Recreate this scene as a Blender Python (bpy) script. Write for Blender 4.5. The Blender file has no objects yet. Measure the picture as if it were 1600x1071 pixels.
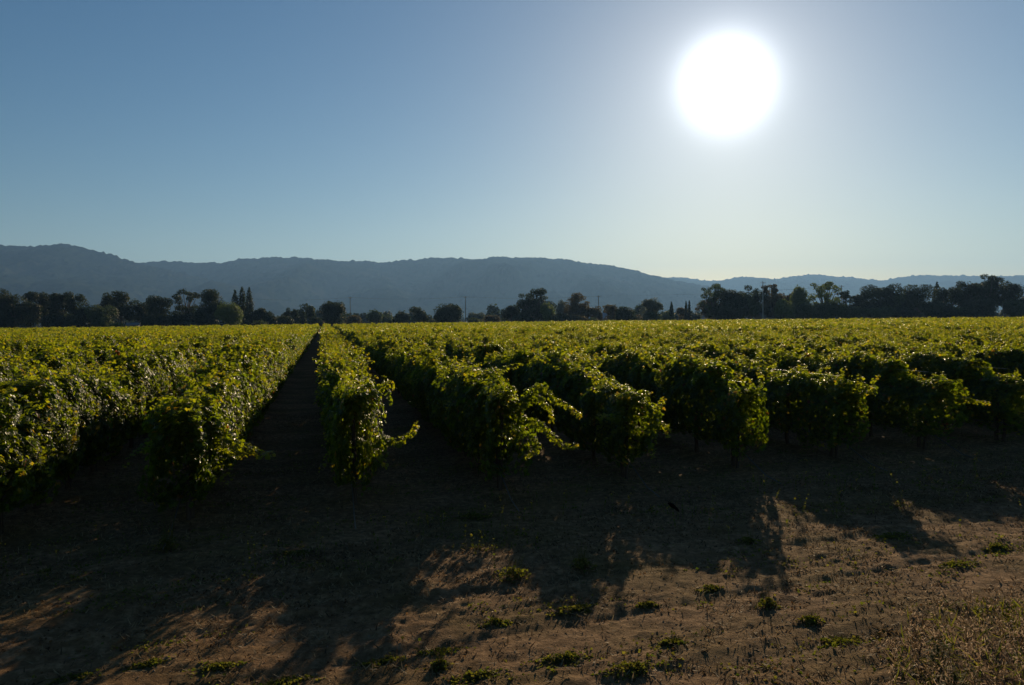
import bpy, math, random
import numpy as np
from mathutils import Matrix, Vector
R = math.radians
sc = bpy.context.scene
C = sc.collection
random.seed(7)
rng = np.random.default_rng(7)

# ------------------------------------------------------------------ camera
F = 1220.0                                   # focal length in photo pixels (1600 wide)
CAM_H, PITCH, ROLL = 3.0, 1.70, -0.64
cam = bpy.data.cameras.new('camera'); camo = bpy.data.objects.new('camera', cam); C.objects.link(camo)
cam.sensor_width = 36; cam.lens = 36 * F / 1600; cam.clip_start = 0.1; cam.clip_end = 60000
CAMR = Matrix.Rotation(R(90 - PITCH), 4, 'X') @ Matrix.Rotation(R(ROLL), 4, 'Z')
camo.matrix_world = Matrix.Translation((0, 0, CAM_H)) @ CAMR
sc.camera = camo
def pdir(px, py):                            # direction seen at a photo pixel
    v = CAMR.to_3x3() @ Vector((px - 800, 535.5 - py, -F)); return v.normalized()
def gpt(px, py, h=0.0):                      # point at height h seen at a pixel
    d = pdir(px, py); t = (h - CAM_H) / d.z; return (d.x * t, d.y * t)
def apt(px, py, Y):                          # point at depth Y seen at a pixel
    d = pdir(px, py); t = Y / d.y; return (d.x * t, Y, CAM_H + d.z * t)

# ------------------------------------------------------------------ sky, sun, exposure
sd = pdir(1135, 130)
S_EL = math.asin(sd.z); S_AZ = math.atan2(sd.x, sd.y)
world = bpy.data.worlds.new('World'); sc.world = world; world.use_nodes = True
nt = world.node_tree; nt.nodes.clear()
def N(t, k, **kw):
    n = t.nodes.new(k)
    for a, b in kw.items(): setattr(n, a, b)
    return n
out = N(nt, 'ShaderNodeOutputWorld'); bg = N(nt, 'ShaderNodeBackground'); sky = N(nt, 'ShaderNodeTexSky')
sky.sky_type = 'NISHITA'; sky.sun_disc = False; sky.sun_elevation = S_EL; sky.sun_rotation = S_AZ
sky.altitude = 50; sky.air_density = 1.0; sky.dust_density = 0.25; sky.ozone_density = 2.0
bg.inputs['Strength'].default_value = 0.056
hs = N(nt, 'ShaderNodeHueSaturation'); hs.inputs['Saturation'].default_value = 1.28
nt.links.new(sky.outputs[0], hs.inputs['Color']); nt.links.new(hs.outputs[0], bg.inputs[0])
# aureole of forward scattered light round the sun, by angle from the sun's direction
tc = N(nt, 'ShaderNodeTexCoord'); dp = N(nt, 'ShaderNodeVectorMath', operation='DOT_PRODUCT')
nrm = N(nt, 'ShaderNodeVectorMath', operation='NORMALIZE')
nt.links.new(tc.outputs['Generated'], nrm.inputs[0]); nt.links.new(nrm.outputs[0], dp.inputs[0]); dp.inputs[1].default_value = sd
def M_(op, a, b=None, t=None):
    t = t or nt; n = N(t, 'ShaderNodeMath', operation=op)
    for i, v in enumerate((a, b)):
        if v is None: continue
        if isinstance(v, (int, float)): n.inputs[i].default_value = v
        else: t.links.new(v, n.inputs[i])
    return n.outputs[0]
ang = M_('MULTIPLY', M_('ARCCOSINE', M_('MINIMUM', dp.outputs['Value'], 0.9999999)), 57.29578)
g1 = M_('MULTIPLY', M_('EXPONENT', M_('MULTIPLY', M_('POWER', M_('DIVIDE', ang, 2.3), 2.0), -1.0)), 2.2)
g2 = M_('MULTIPLY', M_('EXPONENT', M_('DIVIDE', ang, -3.1)), 0.72)
g3 = M_('MULTIPLY', M_('EXPONENT', M_('DIVIDE', ang, -13.0)), 0.03)
em = N(nt, 'ShaderNodeBackground'); em.inputs[0].default_value = (0.94, 0.97, 1.0, 1)
nt.links.new(M_('ADD', M_('ADD', g1, g2), g3), em.inputs[1])
ad = N(nt, 'ShaderNodeAddShader'); nt.links.new(bg.outputs[0], ad.inputs[0]); nt.links.new(em.outputs[0], ad.inputs[1])
nt.links.new(ad.outputs[0], out.inputs[0])
sun = bpy.data.lights.new('sun', 'SUN'); sun.energy = 5.0; sun.angle = R(0.5); sun.color = (1.0, 0.77, 0.47)
suno = bpy.data.objects.new('sun', sun); C.objects.link(suno)
suno.rotation_euler = (-sd).to_track_quat('-Z', 'Y').to_euler()
sc.view_settings.view_transform = 'Standard'; sc.view_settings.look = 'None'
sc.view_settings.exposure = 0.12; sc.view_settings.gamma = 1.0
sc.render.engine = 'CYCLES'
cy = sc.cycles
cy.use_denoising = True; cy.max_bounces = 6; cy.diffuse_bounces = 2; cy.glossy_bounces = 2
cy.transmission_bounces = 4; cy.volume_bounces = 0; cy.transparent_max_bounces = 8
cy.use_adaptive_sampling = False; cy.sample_clamp_indirect = 4

# ------------------------------------------------------------------ helpers
def vnoise(x, y, seed=0):
    xi = np.floor(x).astype(np.int64); yi = np.floor(y).astype(np.int64)
    fx = x - xi; fy = y - yi; fx = fx * fx * (3 - 2 * fx); fy = fy * fy * (3 - 2 * fy)
    def h(a, b):
        n = (a * 374761393 + b * 668265263 + seed * 974634777) & 0xffffffff
        n = ((n ^ (n >> 13)) * 1274126177) & 0xffffffff
        return ((n ^ (n >> 16)) & 0xffff) / 65535.0
    return (h(xi, yi) * (1 - fx) + h(xi + 1, yi) * fx) * (1 - fy) + (h(xi, yi + 1) * (1 - fx) + h(xi + 1, yi + 1) * fx) * fy
def fbm(x, y, seed=0, oct=4, gain=.5):
    s = 0; a = 1; t = 0
    for i in range(oct):
        s = s + a * vnoise(x * 2 ** i + 17.3 * i, y * 2 ** i - 9.1 * i, seed + i); t += a; a *= gain
    return s / t
def nz(v): return v / np.maximum(np.linalg.norm(v, axis=-1, keepdims=True), 1e-9)

class MB:
    """collects verts / faces (tri, quad), a material index and a random value per face"""
    def __init__(s): s.v = []; s.loops = []; s.sizes = []; s.mi = []; s.rn = []; s.n = 0
    def add(s, v, f, mi=0, rn=None):
        v = np.asarray(v, float).reshape(-1, 3); f = np.asarray(f, int)
        s.v.append(v); s.loops.append((f + s.n).ravel()); s.sizes.append(np.full(len(f), f.shape[1]))
        s.mi.append(np.full(len(f), mi)); s.rn.append(np.full(len(f), .5) if rn is None else np.broadcast_to(rn, (len(f),)))
        s.n += len(v)
    def batch(s, P, Nn, T, S, tv, tf, mi=0, rn=None):
        Nn = nz(Nn); T = nz(T - (T * Nn).sum(1, keepdims=True) * Nn); B = np.cross(T, Nn)
        S = np.broadcast_to(S, (len(P),))[:, None, None]
        V = P[:, None] + S * (tv[None, :, 0:1] * B[:, None] + tv[None, :, 1:2] * T[:, None] + tv[None, :, 2:3] * Nn[:, None])
        k = len(tv); f = (np.arange(len(P))[:, None, None] * k + tf[None]).reshape(-1, tf.shape[1])
        if rn is None: rn = rng.random(len(P))
        s.add(V.reshape(-1, 3), f, mi, np.repeat(rn, len(tf)))
    def tube(s, pts, rad, n=6, mi=0, caps=True, rn=None):
        pts = np.asarray(pts, float); m = len(pts); rad = np.broadcast_to(np.asarray(rad, float), (m,))
        d = nz(np.gradient(pts, axis=0)); up = np.array([0.13, 0.21, 0.97]) if abs(d[0][2]) < .9 else np.array([1, .1, 0.])
        a = nz(np.cross(d, up)); b = np.cross(d, a); t = np.arange(n) * 2 * math.pi / n
        V = pts[:, None] + rad[:, None, None] * (np.cos(t)[None, :, None] * a[:, None] + np.sin(t)[None, :, None] * b[:, None])
        i = np.arange(m - 1)[:, None] * n; j = np.arange(n)[None]; k = (j + 1) % n
        f = np.stack([i + j, i + k, i + n + k, i + n + j], -1).reshape(-1, 4)
        s.add(V.reshape(-1, 3), f, mi, rn)
        if caps:
            for e, c in ((0, pts[0]), (m - 1, pts[-1])):
                ring = V[e]; fo = np.stack([np.full(n, n), np.arange(n), (np.arange(n) + 1) % n], -1)
                if e == 0: fo = fo[:, ::-1]
                s.add(np.vstack([ring, c[None]]), fo, mi, rn)
    def box(s, lo, hi, mi=0):
        x0, y0, z0 = lo; x1, y1, z1 = hi
        v = [(x0,y0,z0),(x1,y0,z0),(x1,y1,z0),(x0,y1,z0),(x0,y0,z1),(x1,y0,z1),(x1,y1,z1),(x0,y1,z1)]
        s.add(v, [(0,3,2,1),(4,5,6,7),(0,1,5,4),(1,2,6,5),(2,3,7,6),(3,0,4,7)], mi)
    def mesh(s, name, mats, smooth=False):
        me = bpy.data.meshes.new(name); v = np.vstack(s.v); L = np.concatenate(s.loops); Z = np.concatenate(s.sizes)
        me.vertices.add(len(v)); me.vertices.foreach_set('co', v.ravel().astype(np.float32))
        me.loops.add(len(L)); me.loops.foreach_set('vertex_index', L.astype(np.int32))
        me.polygons.add(len(Z)); st = np.concatenate([[0], np.cumsum(Z)[:-1]])
        me.polygons.foreach_set('loop_start', st.astype(np.int32))
        try: me.polygons.foreach_set('loop_total', Z.astype(np.int32))
        except Exception: pass
        me.polygons.foreach_set('material_index', np.concatenate(s.mi).astype(np.int32))
        me.polygons.foreach_set('use_smooth', np.full(len(Z), smooth))
        at = me.attributes.new('rnd', 'FLOAT', 'FACE'); at.data.foreach_set('value', np.concatenate(s.rn).astype(np.float32))
        for m in (mats if isinstance(mats, (list, tuple)) else [mats]): me.materials.append(m)
        me.update(calc_edges=True); return me
    def obj(s, name, mats, parent=None, smooth=False, loc=None):
        return link(name, s.mesh(name, mats, smooth), parent, loc)
def link(name, me, parent=None, loc=None):
    o = bpy.data.objects.new(name, me); C.objects.link(o)
    if parent is not None: o.parent = parent
    if loc is not None: o.location = loc
    return o
def tag(o, label=None, cat=None, group=None, kind=None):
    for k, v in (('label', label), ('category', cat), ('group', group), ('kind', kind)):
        if v: o[k] = v
    return o
def empty(name, loc, rz=0):
    o = bpy.data.objects.new(name, None); C.objects.link(o); o.location = loc; o.rotation_euler = (0, 0, rz)
    o.empty_display_size = .3; return o

# ------------------------------------------------------------------ materials
def mat(name):
    m = bpy.data.materials.new(name); m.use_nodes = True; t = m.node_tree; t.nodes.clear()
    o = N(t, 'ShaderNodeOutputMaterial'); return m, t, o
def ramp(t, fac, stops):
    r = N(t, 'ShaderNodeValToRGB'); e = r.color_ramp.elements
    while len(e) < len(stops): e.new(.5)
    for el, (p, c) in zip(e, stops): el.position = p; el.color = (*c, 1)
    t.links.new(fac, r.inputs[0]); return r.outputs[0]
def leafmat(name, stops, tstops, rough=.42, spec=.5, tw=.5, objvar=0.0):
    m, t, o = mat(name)
    at = N(t, 'ShaderNodeAttribute', attribute_name='rnd')
    c1 = ramp(t, at.outputs['Fac'], stops); c2 = ramp(t, at.outputs['Fac'], tstops)
    if objvar:
        oi = N(t, 'ShaderNodeObjectInfo'); 
        f = M_('ADD', M_('MULTIPLY', oi.outputs['Random'], objvar), 1 - objvar / 2, t)
        outs = []
        for c in (c1, c2):
            vm = N(t, 'ShaderNodeVectorMath', operation='SCALE'); t.links.new(c, vm.inputs[0]); t.links.new(f, vm.inputs[3]); outs.append(vm.outputs[0])
        c1, c2 = outs
    p = N(t, 'ShaderNodeBsdfPrincipled'); t.links.new(c1, p.inputs['Base Color'])
    p.inputs['Roughness'].default_value = rough; p.inputs['Specular IOR Level'].default_value = spec
    tr = N(t, 'ShaderNodeBsdfTranslucent'); t.links.new(c2, tr.inputs[0])
    mx = N(t, 'ShaderNodeMixShader'); mx.inputs[0].default_value = tw
    t.links.new(p.outputs[0], mx.inputs[1]); t.links.new(tr.outputs[0], mx.inputs[2]); t.links.new(mx.outputs[0], o.inputs[0])
    return m
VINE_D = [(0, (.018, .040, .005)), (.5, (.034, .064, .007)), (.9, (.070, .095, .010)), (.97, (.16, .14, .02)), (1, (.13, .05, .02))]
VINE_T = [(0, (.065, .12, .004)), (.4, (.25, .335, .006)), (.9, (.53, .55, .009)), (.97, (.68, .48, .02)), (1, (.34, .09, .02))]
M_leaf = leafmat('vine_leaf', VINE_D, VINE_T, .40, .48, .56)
def solid(name, c1, c2, scale, rough=.85, bump=.3, spec=.2, stretch=None):
    m, t, o = mat(name); tcn = N(t, 'ShaderNodeTexCoord'); n = N(t, 'ShaderNodeTexNoise'); n.inputs['Scale'].default_value = scale
    n.inputs['Detail'].default_value = 6
    src = tcn.outputs['Object']
    if stretch:
        mp = N(t, 'ShaderNodeMapping'); mp.inputs['Scale'].default_value = stretch; t.links.new(src, mp.inputs[0]); src = mp.outputs[0]
    t.links.new(src, n.inputs[0])
    c = ramp(t, n.outputs['Fac'], [(.3, c1), (.7, c2)])
    p = N(t, 'ShaderNodeBsdfPrincipled'); t.links.new(c, p.inputs['Base Color']); p.inputs['Roughness'].default_value = rough
    p.inputs['Specular IOR Level'].default_value = spec
    if bump:
        b = N(t, 'ShaderNodeBump'); b.inputs['Strength'].default_value = bump; b.inputs['Distance'].default_value = .02
        t.links.new(n.outputs['Fac'], b.inputs['Height']); t.links.new(b.outputs[0], p.inputs['Normal'])
    t.links.new(p.outputs[0], o.inputs[0]); return m
M_bark = solid('vine_bark', (.035, .022, .014), (.10, .07, .045), 30, .95, .8, stretch=(1, 1, .2))
M_cane = solid('green_cane', (.10, .07, .02), (.14, .13, .03), 20, .6, .1)
M_postwood = solid('weathered_post_wood', (.035, .024, .017), (.07, .05, .035), 12, .9, .6, stretch=(1, 1, .08))
M_stake = solid('rusty_steel', (.06, .035, .022), (.12, .07, .045), 25, .7, .3, .4)
M_wire = solid('galvanised_wire', (.35, .34, .32), (.5, .49, .47), 8, .35, 0, .7)
M_hose = solid('black_drip_hose', (.02, .02, .02), (.035, .033, .03), 8, .3, 0, .6)
M_tbark = solid('tree_bark', (.06, .05, .04), (.14, .12, .10), 3, .95, .5, stretch=(1, 1, .3))
TREE_D = {'dark': [(0, (.012, .020, .008)), (1, (.032, .046, .015))],
          'mid': [(0, (.030, .048, .016)), (1, (.062, .085, .026))],
          'pale': [(0, (.06, .09, .02)), (1, (.12, .15, .035))],
          'grey': [(0, (.045, .055, .035)), (1, (.085, .10, .06))],
          'rust': [(0, (.04, .038, .016)), (1, (.095, .075, .028))]}
M_tree = {k: leafmat('foliage_' + k, v, [(p, tuple(min(.5, q * 2.1) for q in c)) for p, c in v], .6, .25, .35) for k, v in TREE_D.items()}

# ------------------------------------------------------------------ layout of the field
TH = R(13.5); U = np.array([-math.sin(TH), math.cos(TH)]); W = np.array([math.cos(TH), math.sin(TH)])
RD = R(21.5); RN = np.array([-math.sin(RD), math.cos(RD)]); RT = np.array([math.cos(RD), math.sin(RD)])
L0, SP, VS = -2.03, 2.47, 1.55               # first row offset, row spacing, vine spacing
VEND = 12.0                                  # row ends lie on a line along the dirt road
def row_start(k):
    l = L0 + SP * k; p = l * W; return l, (VEND - p @ RN) / (U @ RN)
def row_pt(l, s): return l * W + s * U

# ------------------------------------------------------------------ ground: one sheet to the horizon
def axis(lo, hi, step, far, g=1.12):
    a = list(np.arange(lo, hi, step)); d = step; x = a[-1]
    while x < far: d *= g; x += d; a.append(x)
    d = step; x = a[0]; b = []
    while x > -far: d *= g; x -= d; b.append(x)
    return np.array(b[::-1] + a)
def ground_h(x, y):
    v = x * RN[0] + y * RN[1]; u = x * RT[0] + y * RT[1]
    near = np.clip(1 - (np.hypot(x, y - 10) - 30) / 40, 0, 1)
    h = .03 * (fbm(x * .25, y * .25, 3, 3) - .5)
    wv = v + .12 * (fbm(u * .25, u * 0, 5, 2) - .5)
    road = np.exp(-((v - 7.2) / 2.2) ** 2)
    h = h - .05 * road
    for c, w in ((5.6, .13), (7.0, .15), (8.2, .12), (9.0, .10), (4.6, .12)):
        h = h - .022 * np.exp(-((wv - c) / w) ** 2) + .010 * np.exp(-((wv - c - .24) / .09) ** 2)
    h = h + .007 * np.sin(wv * 30 + 3 * fbm(u * .3, v * .3, 9, 2)) * road * np.clip(fbm(u * .4, v * 1.5, 10, 2) * 3 - .9, 0, 1)
    h = h + .032 * (fbm(x * 2.2, y * 2.2, 11, 3) - .5) + .04 * (fbm(x * 9, y * 9, 12, 2) - .5)
    l = x * W[0] + y * W[1]; fr = (l - L0) / SP; d = np.abs(fr - np.round(fr)) * SP
    h = h + .07 * np.exp(-(d / .35) ** 2) * np.clip((v - VEND) / 1.0, 0, 1)
    return h * near
gx = axis(-8, 13, .045, 14000, 1.10); gy = axis(4.5, 17, .045, 14000, 1.10)
X, Y = np.meshgrid(gx, gy); Zg = ground_h(X, Y)
nx_, ny_ = len(gx), len(gy)
b = MB(); i = (np.arange(ny_ - 1)[:, None] * nx_ + np.arange(nx_ - 1)[None]).ravel()
b.add(np.stack([X, Y, Zg], -1).reshape(-1, 3), np.stack([i, i + 1, i + nx_ + 1, i + nx_], -1))
def ground_mat():
    m, t, o = mat('dry_vineyard_soil')
    geo = N(t, 'ShaderNodeNewGeometry'); pos = geo.outputs['Position']
    def noise(s, d=6, src=pos, rough=.55):
        n = N(t, 'ShaderNodeTexNoise'); n.inputs['Scale'].default_value = s; n.inputs['Detail'].default_value = d
        n.inputs['Roughness'].default_value = rough; t.links.new(src, n.inputs['Vector']); return n.outputs['Fac']
    mp = N(t, 'ShaderNodeMapping'); mp.vector_type = 'POINT'; mp.inputs['Rotation'].default_value = (0, 0, -RD)
    mp.inputs['Scale'].default_value = (1, 1, 1); t.links.new(pos, mp.inputs[0])
    mp2 = N(t, 'ShaderNodeMapping'); mp2.inputs['Scale'].default_value = (.12, 1.6, 1); t.links.new(mp.outputs[0], mp2.inputs[0])
    big = noise(.6, 5); fine = noise(9, 8, rough=.7); tr = noise(1.0, 4, mp2.outputs[0]); grit = noise(60, 3, rough=.7)
    c1 = ramp(t, fine, [(.25, (.060, .032, .014)), (.5, (.205, .120, .058)), (.75, (.43, .28, .155))])
    c2 = ramp(t, fine, [(.25, (.050, .029, .011)), (.6, (.205, .132, .054)), (.8, (.43, .30, .135))])
    mx = N(t, 'ShaderNodeMix', data_type='RGBA'); t.links.new(ramp(t, big, [(.45, (0, 0, 0)), (.6, (1, 1, 1))]), mx.inputs[0])
    t.links.new(c1, mx.inputs[6]); t.links.new(c2, mx.inputs[7])
    mu = N(t, 'ShaderNodeMix', data_type='RGBA', blend_type='MULTIPLY'); mu.inputs[0].default_value = 1
    t.links.new(mx.outputs[2], mu.inputs[6]); t.links.new(ramp(t, tr, [(.35, (.72, .70, .68)), (.65, (1.1, 1.08, 1.05))]), mu.inputs[7])
    # far beyond the field: dry grassland and woods
    sp = N(t, 'ShaderNodeSeparateXYZ'); t.links.new(pos, sp.inputs[0])
    far = N(t, 'ShaderNodeMapRange'); far.inputs['From Min'].default_value = 200; far.inputs['From Max'].default_value = 260
    t.links.new(sp.outputs['Y'], far.inputs['Value'])
    cf = ramp(t, noise(.012, 5), [(.4, (.045, .055, .025)), (.6, (.13, .11, .055))])
    m3 = N(t, 'ShaderNodeMix', data_type='RGBA'); t.links.new(far.outputs[0], m3.inputs[0]); t.links.new(mu.outputs[2], m3.inputs[6]); t.links.new(cf, m3.inputs[7])
    p = N(t, 'ShaderNodeBsdfPrincipled'); t.links.new(m3.outputs[2], p.inputs['Base Color']); p.inputs['Roughness'].default_value = .95
    p.inputs['Specular IOR Level'].default_value = .1
    hh = M_('ADD', M_('MULTIPLY', fine, .06, t), M_('MULTIPLY', grit, .014, t), t)
    bp = N(t, 'ShaderNodeBump'); bp.inputs['Strength'].default_value = .9; bp.inputs['Distance'].default_value = 1.0
    t.links.new(hh, bp.inputs['Height']); t.links.new(bp.outputs[0], p.inputs['Normal']); t.links.new(p.outputs[0], o.inputs[0]); return m
g = b.obj('ground', ground_mat(), smooth=True)
tag(g, 'bare brown dirt ground of the headland and the vineyard floor', kind='structure')

# ------------------------------------------------------------------ grapevines
def grape_leaf():
    a = np.radians([0, 20, 42, 66, 96, 126, 156, 180, -156, -126, -96, -66, -42, -20])
    r = np.array([1, .72, .93, .62, .84, .56, .62, .12, .62, .56, .84, .62, .93, .72]) * .55
    x = np.sin(a) * r; y = np.cos(a) * r; z = -.5 * r * r + .22 * np.abs(x) + .05 * np.sin(a * 5)
    v = np.vstack([[0, 0, 0], np.stack([x, y, z], -1)]); n = len(a)
    f = np.stack([np.zeros(n, int), 1 + (np.arange(n) + 1) % n, 1 + np.arange(n)], -1); return v, f
LV, LF = grape_leaf()
QV = np.array([(0, -.5, -.08), (.5, 0, .06), (0, .55, -.1), (-.5, 0, .06)], float); QF = np.array([(0, 1, 2), (0, 2, 3)])
def canopy(r, n, length, size, tv, tf, mb, seed, mi=0, bumps=1.0):
    """leaf shell of a trellised hedge: local y runs along the row, x across it"""
    y = (r.random(n) - .5) * (length + .25)
    ph = r.random(n) * 2 * math.pi                     # angle round the section, 0 = +x, pi/2 = up
    keep = r.random(n) < np.where(np.sin(ph) < -.6, .35, 1); y = y[keep]; ph = ph[keep]; n = len(y)
    nb = fbm(y * 1.9 + seed * 7.1, ph * 1.3, seed, 3) - .5
    rr = 1 + 1.15 * nb * bumps; depth = np.where(r.random(n) < .62, np.abs(r.normal(0, .14, n)), r.random(n) * .9); rr = rr * (1 - np.minimum(depth, .85))
    cx, sx = np.cos(ph), np.sin(ph)
    ex = np.sign(cx) * np.abs(cx) ** .75; ez = np.sign(sx) * np.abs(sx) ** .8
    x = .47 * ex * rr; z = 1.24 + np.where(ez > 0, .72, .86) * ez * (1 + .8 * nb * bumps) * (1 - depth * .5)
    z = z + .22 * (vnoise(y * 1.3 + seed, y * 0, seed + 40) - .5) * (ez > -.2)
    P = np.stack([x, y, z], -1)
    Nn = np.stack([ex * 1.0, r.normal(0, .35, n), .35 + ez * .75], -1) + r.normal(0, .30, (n, 3))
    T = np.stack([ex * .5, r.normal(0, .5, n), np.full(n, -1.)], -1) + r.normal(0, .25, (n, 3))
    rn = np.clip(r.random(n) * .55 + .42 * np.clip(ez, 0, 1) * r.random(n) + .1 * nb, 0, .93)  # top leaves paler; older side leaves darker, their shade put into the colour
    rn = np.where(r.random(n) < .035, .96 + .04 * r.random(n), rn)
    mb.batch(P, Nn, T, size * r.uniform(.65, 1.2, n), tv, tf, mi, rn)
def shoot(r, mb, p, tip_leaf=.05, base_leaf=.13, step=.05, mi_leaf=0, mi_cane=1, cane=True, tv=LV, tf=LF):
    """a cane through the points p with leaves that get smaller towards its tip"""
    p = np.asarray(p, float); seg = np.linalg.norm(np.diff(p, axis=0), axis=1); L = np.concatenate([[0], np.cumsum(seg)])
    m = max(6, int(L[-1] / step)); t = np.linspace(0, L[-1], m)
    q = np.stack([np.interp(t, L, p[:, i]) for i in range(3)], -1)
    for _ in range(2): q[1:-1] = (q[:-2] + q[1:-1] * 2 + q[2:]) / 4
    if cane: mb.tube(q, np.linspace(.006, .002, m), 4, mi_cane, False)
    k = np.repeat(np.arange(m), 2); n = len(k); d = nz(np.gradient(q, axis=0))[k]
    side = nz(np.cross(d, r.normal(0, 1, (n, 3)))); fr = k / (m - 1)
    size = (base_leaf * (1 - fr) + tip_leaf * fr) * r.uniform(.8, 1.2, n)
    P = q[k] + side * size[:, None] * .55
    Nn = side * .5 + np.array([0, 0, .8]) + r.normal(0, .35, (n, 3)); T = side + d * .3 + np.array([0, 0, -.5])
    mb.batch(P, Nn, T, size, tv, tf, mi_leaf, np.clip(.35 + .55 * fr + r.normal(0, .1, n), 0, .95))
def top_shoots(r, mb, n, length, tv, tf, sc_=1.0, cane=True):
    for _ in range(n):
        y = (r.random() - .5) * length; x = r.normal(0, .26); z = 1.72; L = r.uniform(.25, .72) * (1.45 if r.random() < .22 else 1)
        dx, dy = r.normal(0, .28), r.normal(0, .28)
        p = [(x, y, z)]; 
        for j in range(1, 5):
            f = j / 4; p.append((x + dx * L * f * f * 1.5, y + dy * L * f, z + L * (f - .45 * f * f) + .1))
        shoot(r, mb, p, .06 * sc_, .13 * sc_, .042 * sc_, cane=cane, tv=tv, tf=tf)
    for _ in range(max(1, n // 2)):                       # drooping side shoots
        sgn = r.choice([-1, 1]); y = (r.random() - .5) * length; z = r.uniform(1.3, 1.8); L = r.uniform(.25, .5)
        p = [(sgn * .3, y, z)] + [(sgn * (.3 + L * f * .8), y + .2 * f * r.normal(), z + .1 * f - L * f * f * .9) for f in (.3, .6, 1)]
        shoot(r, mb, p, .05 * sc_, .115 * sc_, .055 * sc_, cane=cane, tv=tv, tf=tf)
def vine_trunk(r, mb, mi=0):
    a = r.normal(0, .03, (2,)); p = [(0, 0, -.06), (a[0], a[1], .25), (-a[0] * .6, a[1] * 1.5, .55), (a[1] * .5, 0, .88)]
    q = np.array(p); t = np.linspace(0, 3, 10); q = np.stack([np.interp(t, range(4), q[:, i]) for i in range(3)], -1)
    q[1:-1] += r.normal(0, .008, (8, 3)); mb.tube(q, np.linspace(.048, .032, 10) * r.uniform(.85, 1.2, 10), 7, mi)
    for s in (-1, 1):                                     # the two cordon arms along the wire
        c = [(a[1] * .5, 0, .86)] + [(r.normal(0, .012), s * f, .93 + r.normal(0, .012)) for f in (.15, .35, .55, .76)]
        mb.tube(c, np.linspace(.028, .014, 5), 6, mi)
    mb.tube([(.035, .05, -.05), (.035, .05, 1.25)], .009, 5, mi)
NV = 10
def loose_vine(i):
    r = np.random.default_rng(700 + i); f = MB()
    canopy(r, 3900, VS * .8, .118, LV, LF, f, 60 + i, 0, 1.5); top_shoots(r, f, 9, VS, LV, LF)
    for q in range(13):                                   # long canes that arch over and hang
        a = r.random() * 6.283; L = r.uniform(.35, .85); z = r.uniform(.95, 1.7); y = r.uniform(-.6, .3)
        up = r.uniform(0, .35); p = [(.15 * math.cos(a), y, z)]
        for g_ in (.3, .6, .85, 1): p.append(((.15 + L * g_ * .8) * math.cos(a), y + L * g_ * .7 * math.sin(a), z + up * g_ - L * 1.0 * g_ * g_ * r.uniform(.6, 1.1)))
        shoot(r, f, p, .055, .12, .05)
    return f
end_meshes = []
for i in range(5):
    r = np.random.default_rng(800 + i); t_ = MB(); vine_trunk(r, t_)
    end_meshes.append((t_.mesh('trunk', M_bark, True), loose_vine(i).mesh('foliage', [M_leaf, M_cane])))
vine_meshes = []
for i in range(NV):
    r = np.random.default_rng(100 + i)
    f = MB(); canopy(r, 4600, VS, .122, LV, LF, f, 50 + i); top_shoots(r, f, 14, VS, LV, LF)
    t_ = MB(); vine_trunk(r, t_)
    vine_meshes.append((t_.mesh('trunk', M_bark, True), f.mesh('foliage', [M_leaf, M_cane])))

# all vines in the field; the 300 nearest in view are things, the others one object
FAR_Y = 232.0
near, rest, segs = [], [], []
HF = math.tan(R(33.3))
for k in range(-62, 110):
    l, s0 = row_start(k)
    s = s0 + VS * .5
    while True:
        x, y = row_pt(l, s)
        if y > FAR_Y - .62 * max(0, abs(x + 5) - 25) + 2 * math.sin(k * .9): break
        # rows this side of the view's edges only, with a margin for shadows and other viewpoints
        if y > 0 and abs(x) - 9 - (8 if x > 0 else 0) < y * (HF + .09):
            d = math.hypot(x, y)
            if d < 60:
                inview = abs(x) < y * HF + .8
                (near if inview else rest).append((d, k, l, s, x, y, int(round((s - s0 - VS * .5) / VS)) + 1))
                s += VS; continue
            if d < 60 + VS * 4.0 or d < 115:
                segs.append((x, y, 1, k)); s += VS; continue
            segs.append((x + U[0] * VS * 1.5, y + U[1] * VS * 1.5, 4, k)); s += VS * 4; continue
        s += VS
near.sort(); rest += near[300:]; near = near[:300]
ORD = ['', 'first', 'second', 'third', 'fourth', 'fifth', 'sixth', 'seventh', 'eighth', 'ninth', 'tenth', 'eleventh', 'twelfth',
       'thirteenth', 'fourteenth', 'fifteenth', 'sixteenth', 'seventeenth', 'eighteenth', 'nineteenth', 'twentieth']
def row_name(k):
    if k <= 0: return ORD[1 - k] + ' row left of the dark aisle'
    return ORD[k] + ' row right of the dark aisle' if k < 21 else 'twenty-%s row right of the dark aisle' % ORD[k - 20]
SPECIAL = {(0, 1): 'end grapevine left of the dark aisle reaching one low shoot over it',
           (1, 1): 'sunlit end grapevine just right of the dark aisle with an upcurled shoot',
           (2, 1): 'end grapevine whose arching shoots hang out right in two long tips',
           (3, 1): 'end grapevine with one bright shoot standing up at its right side'}
vines_at = {}
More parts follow.
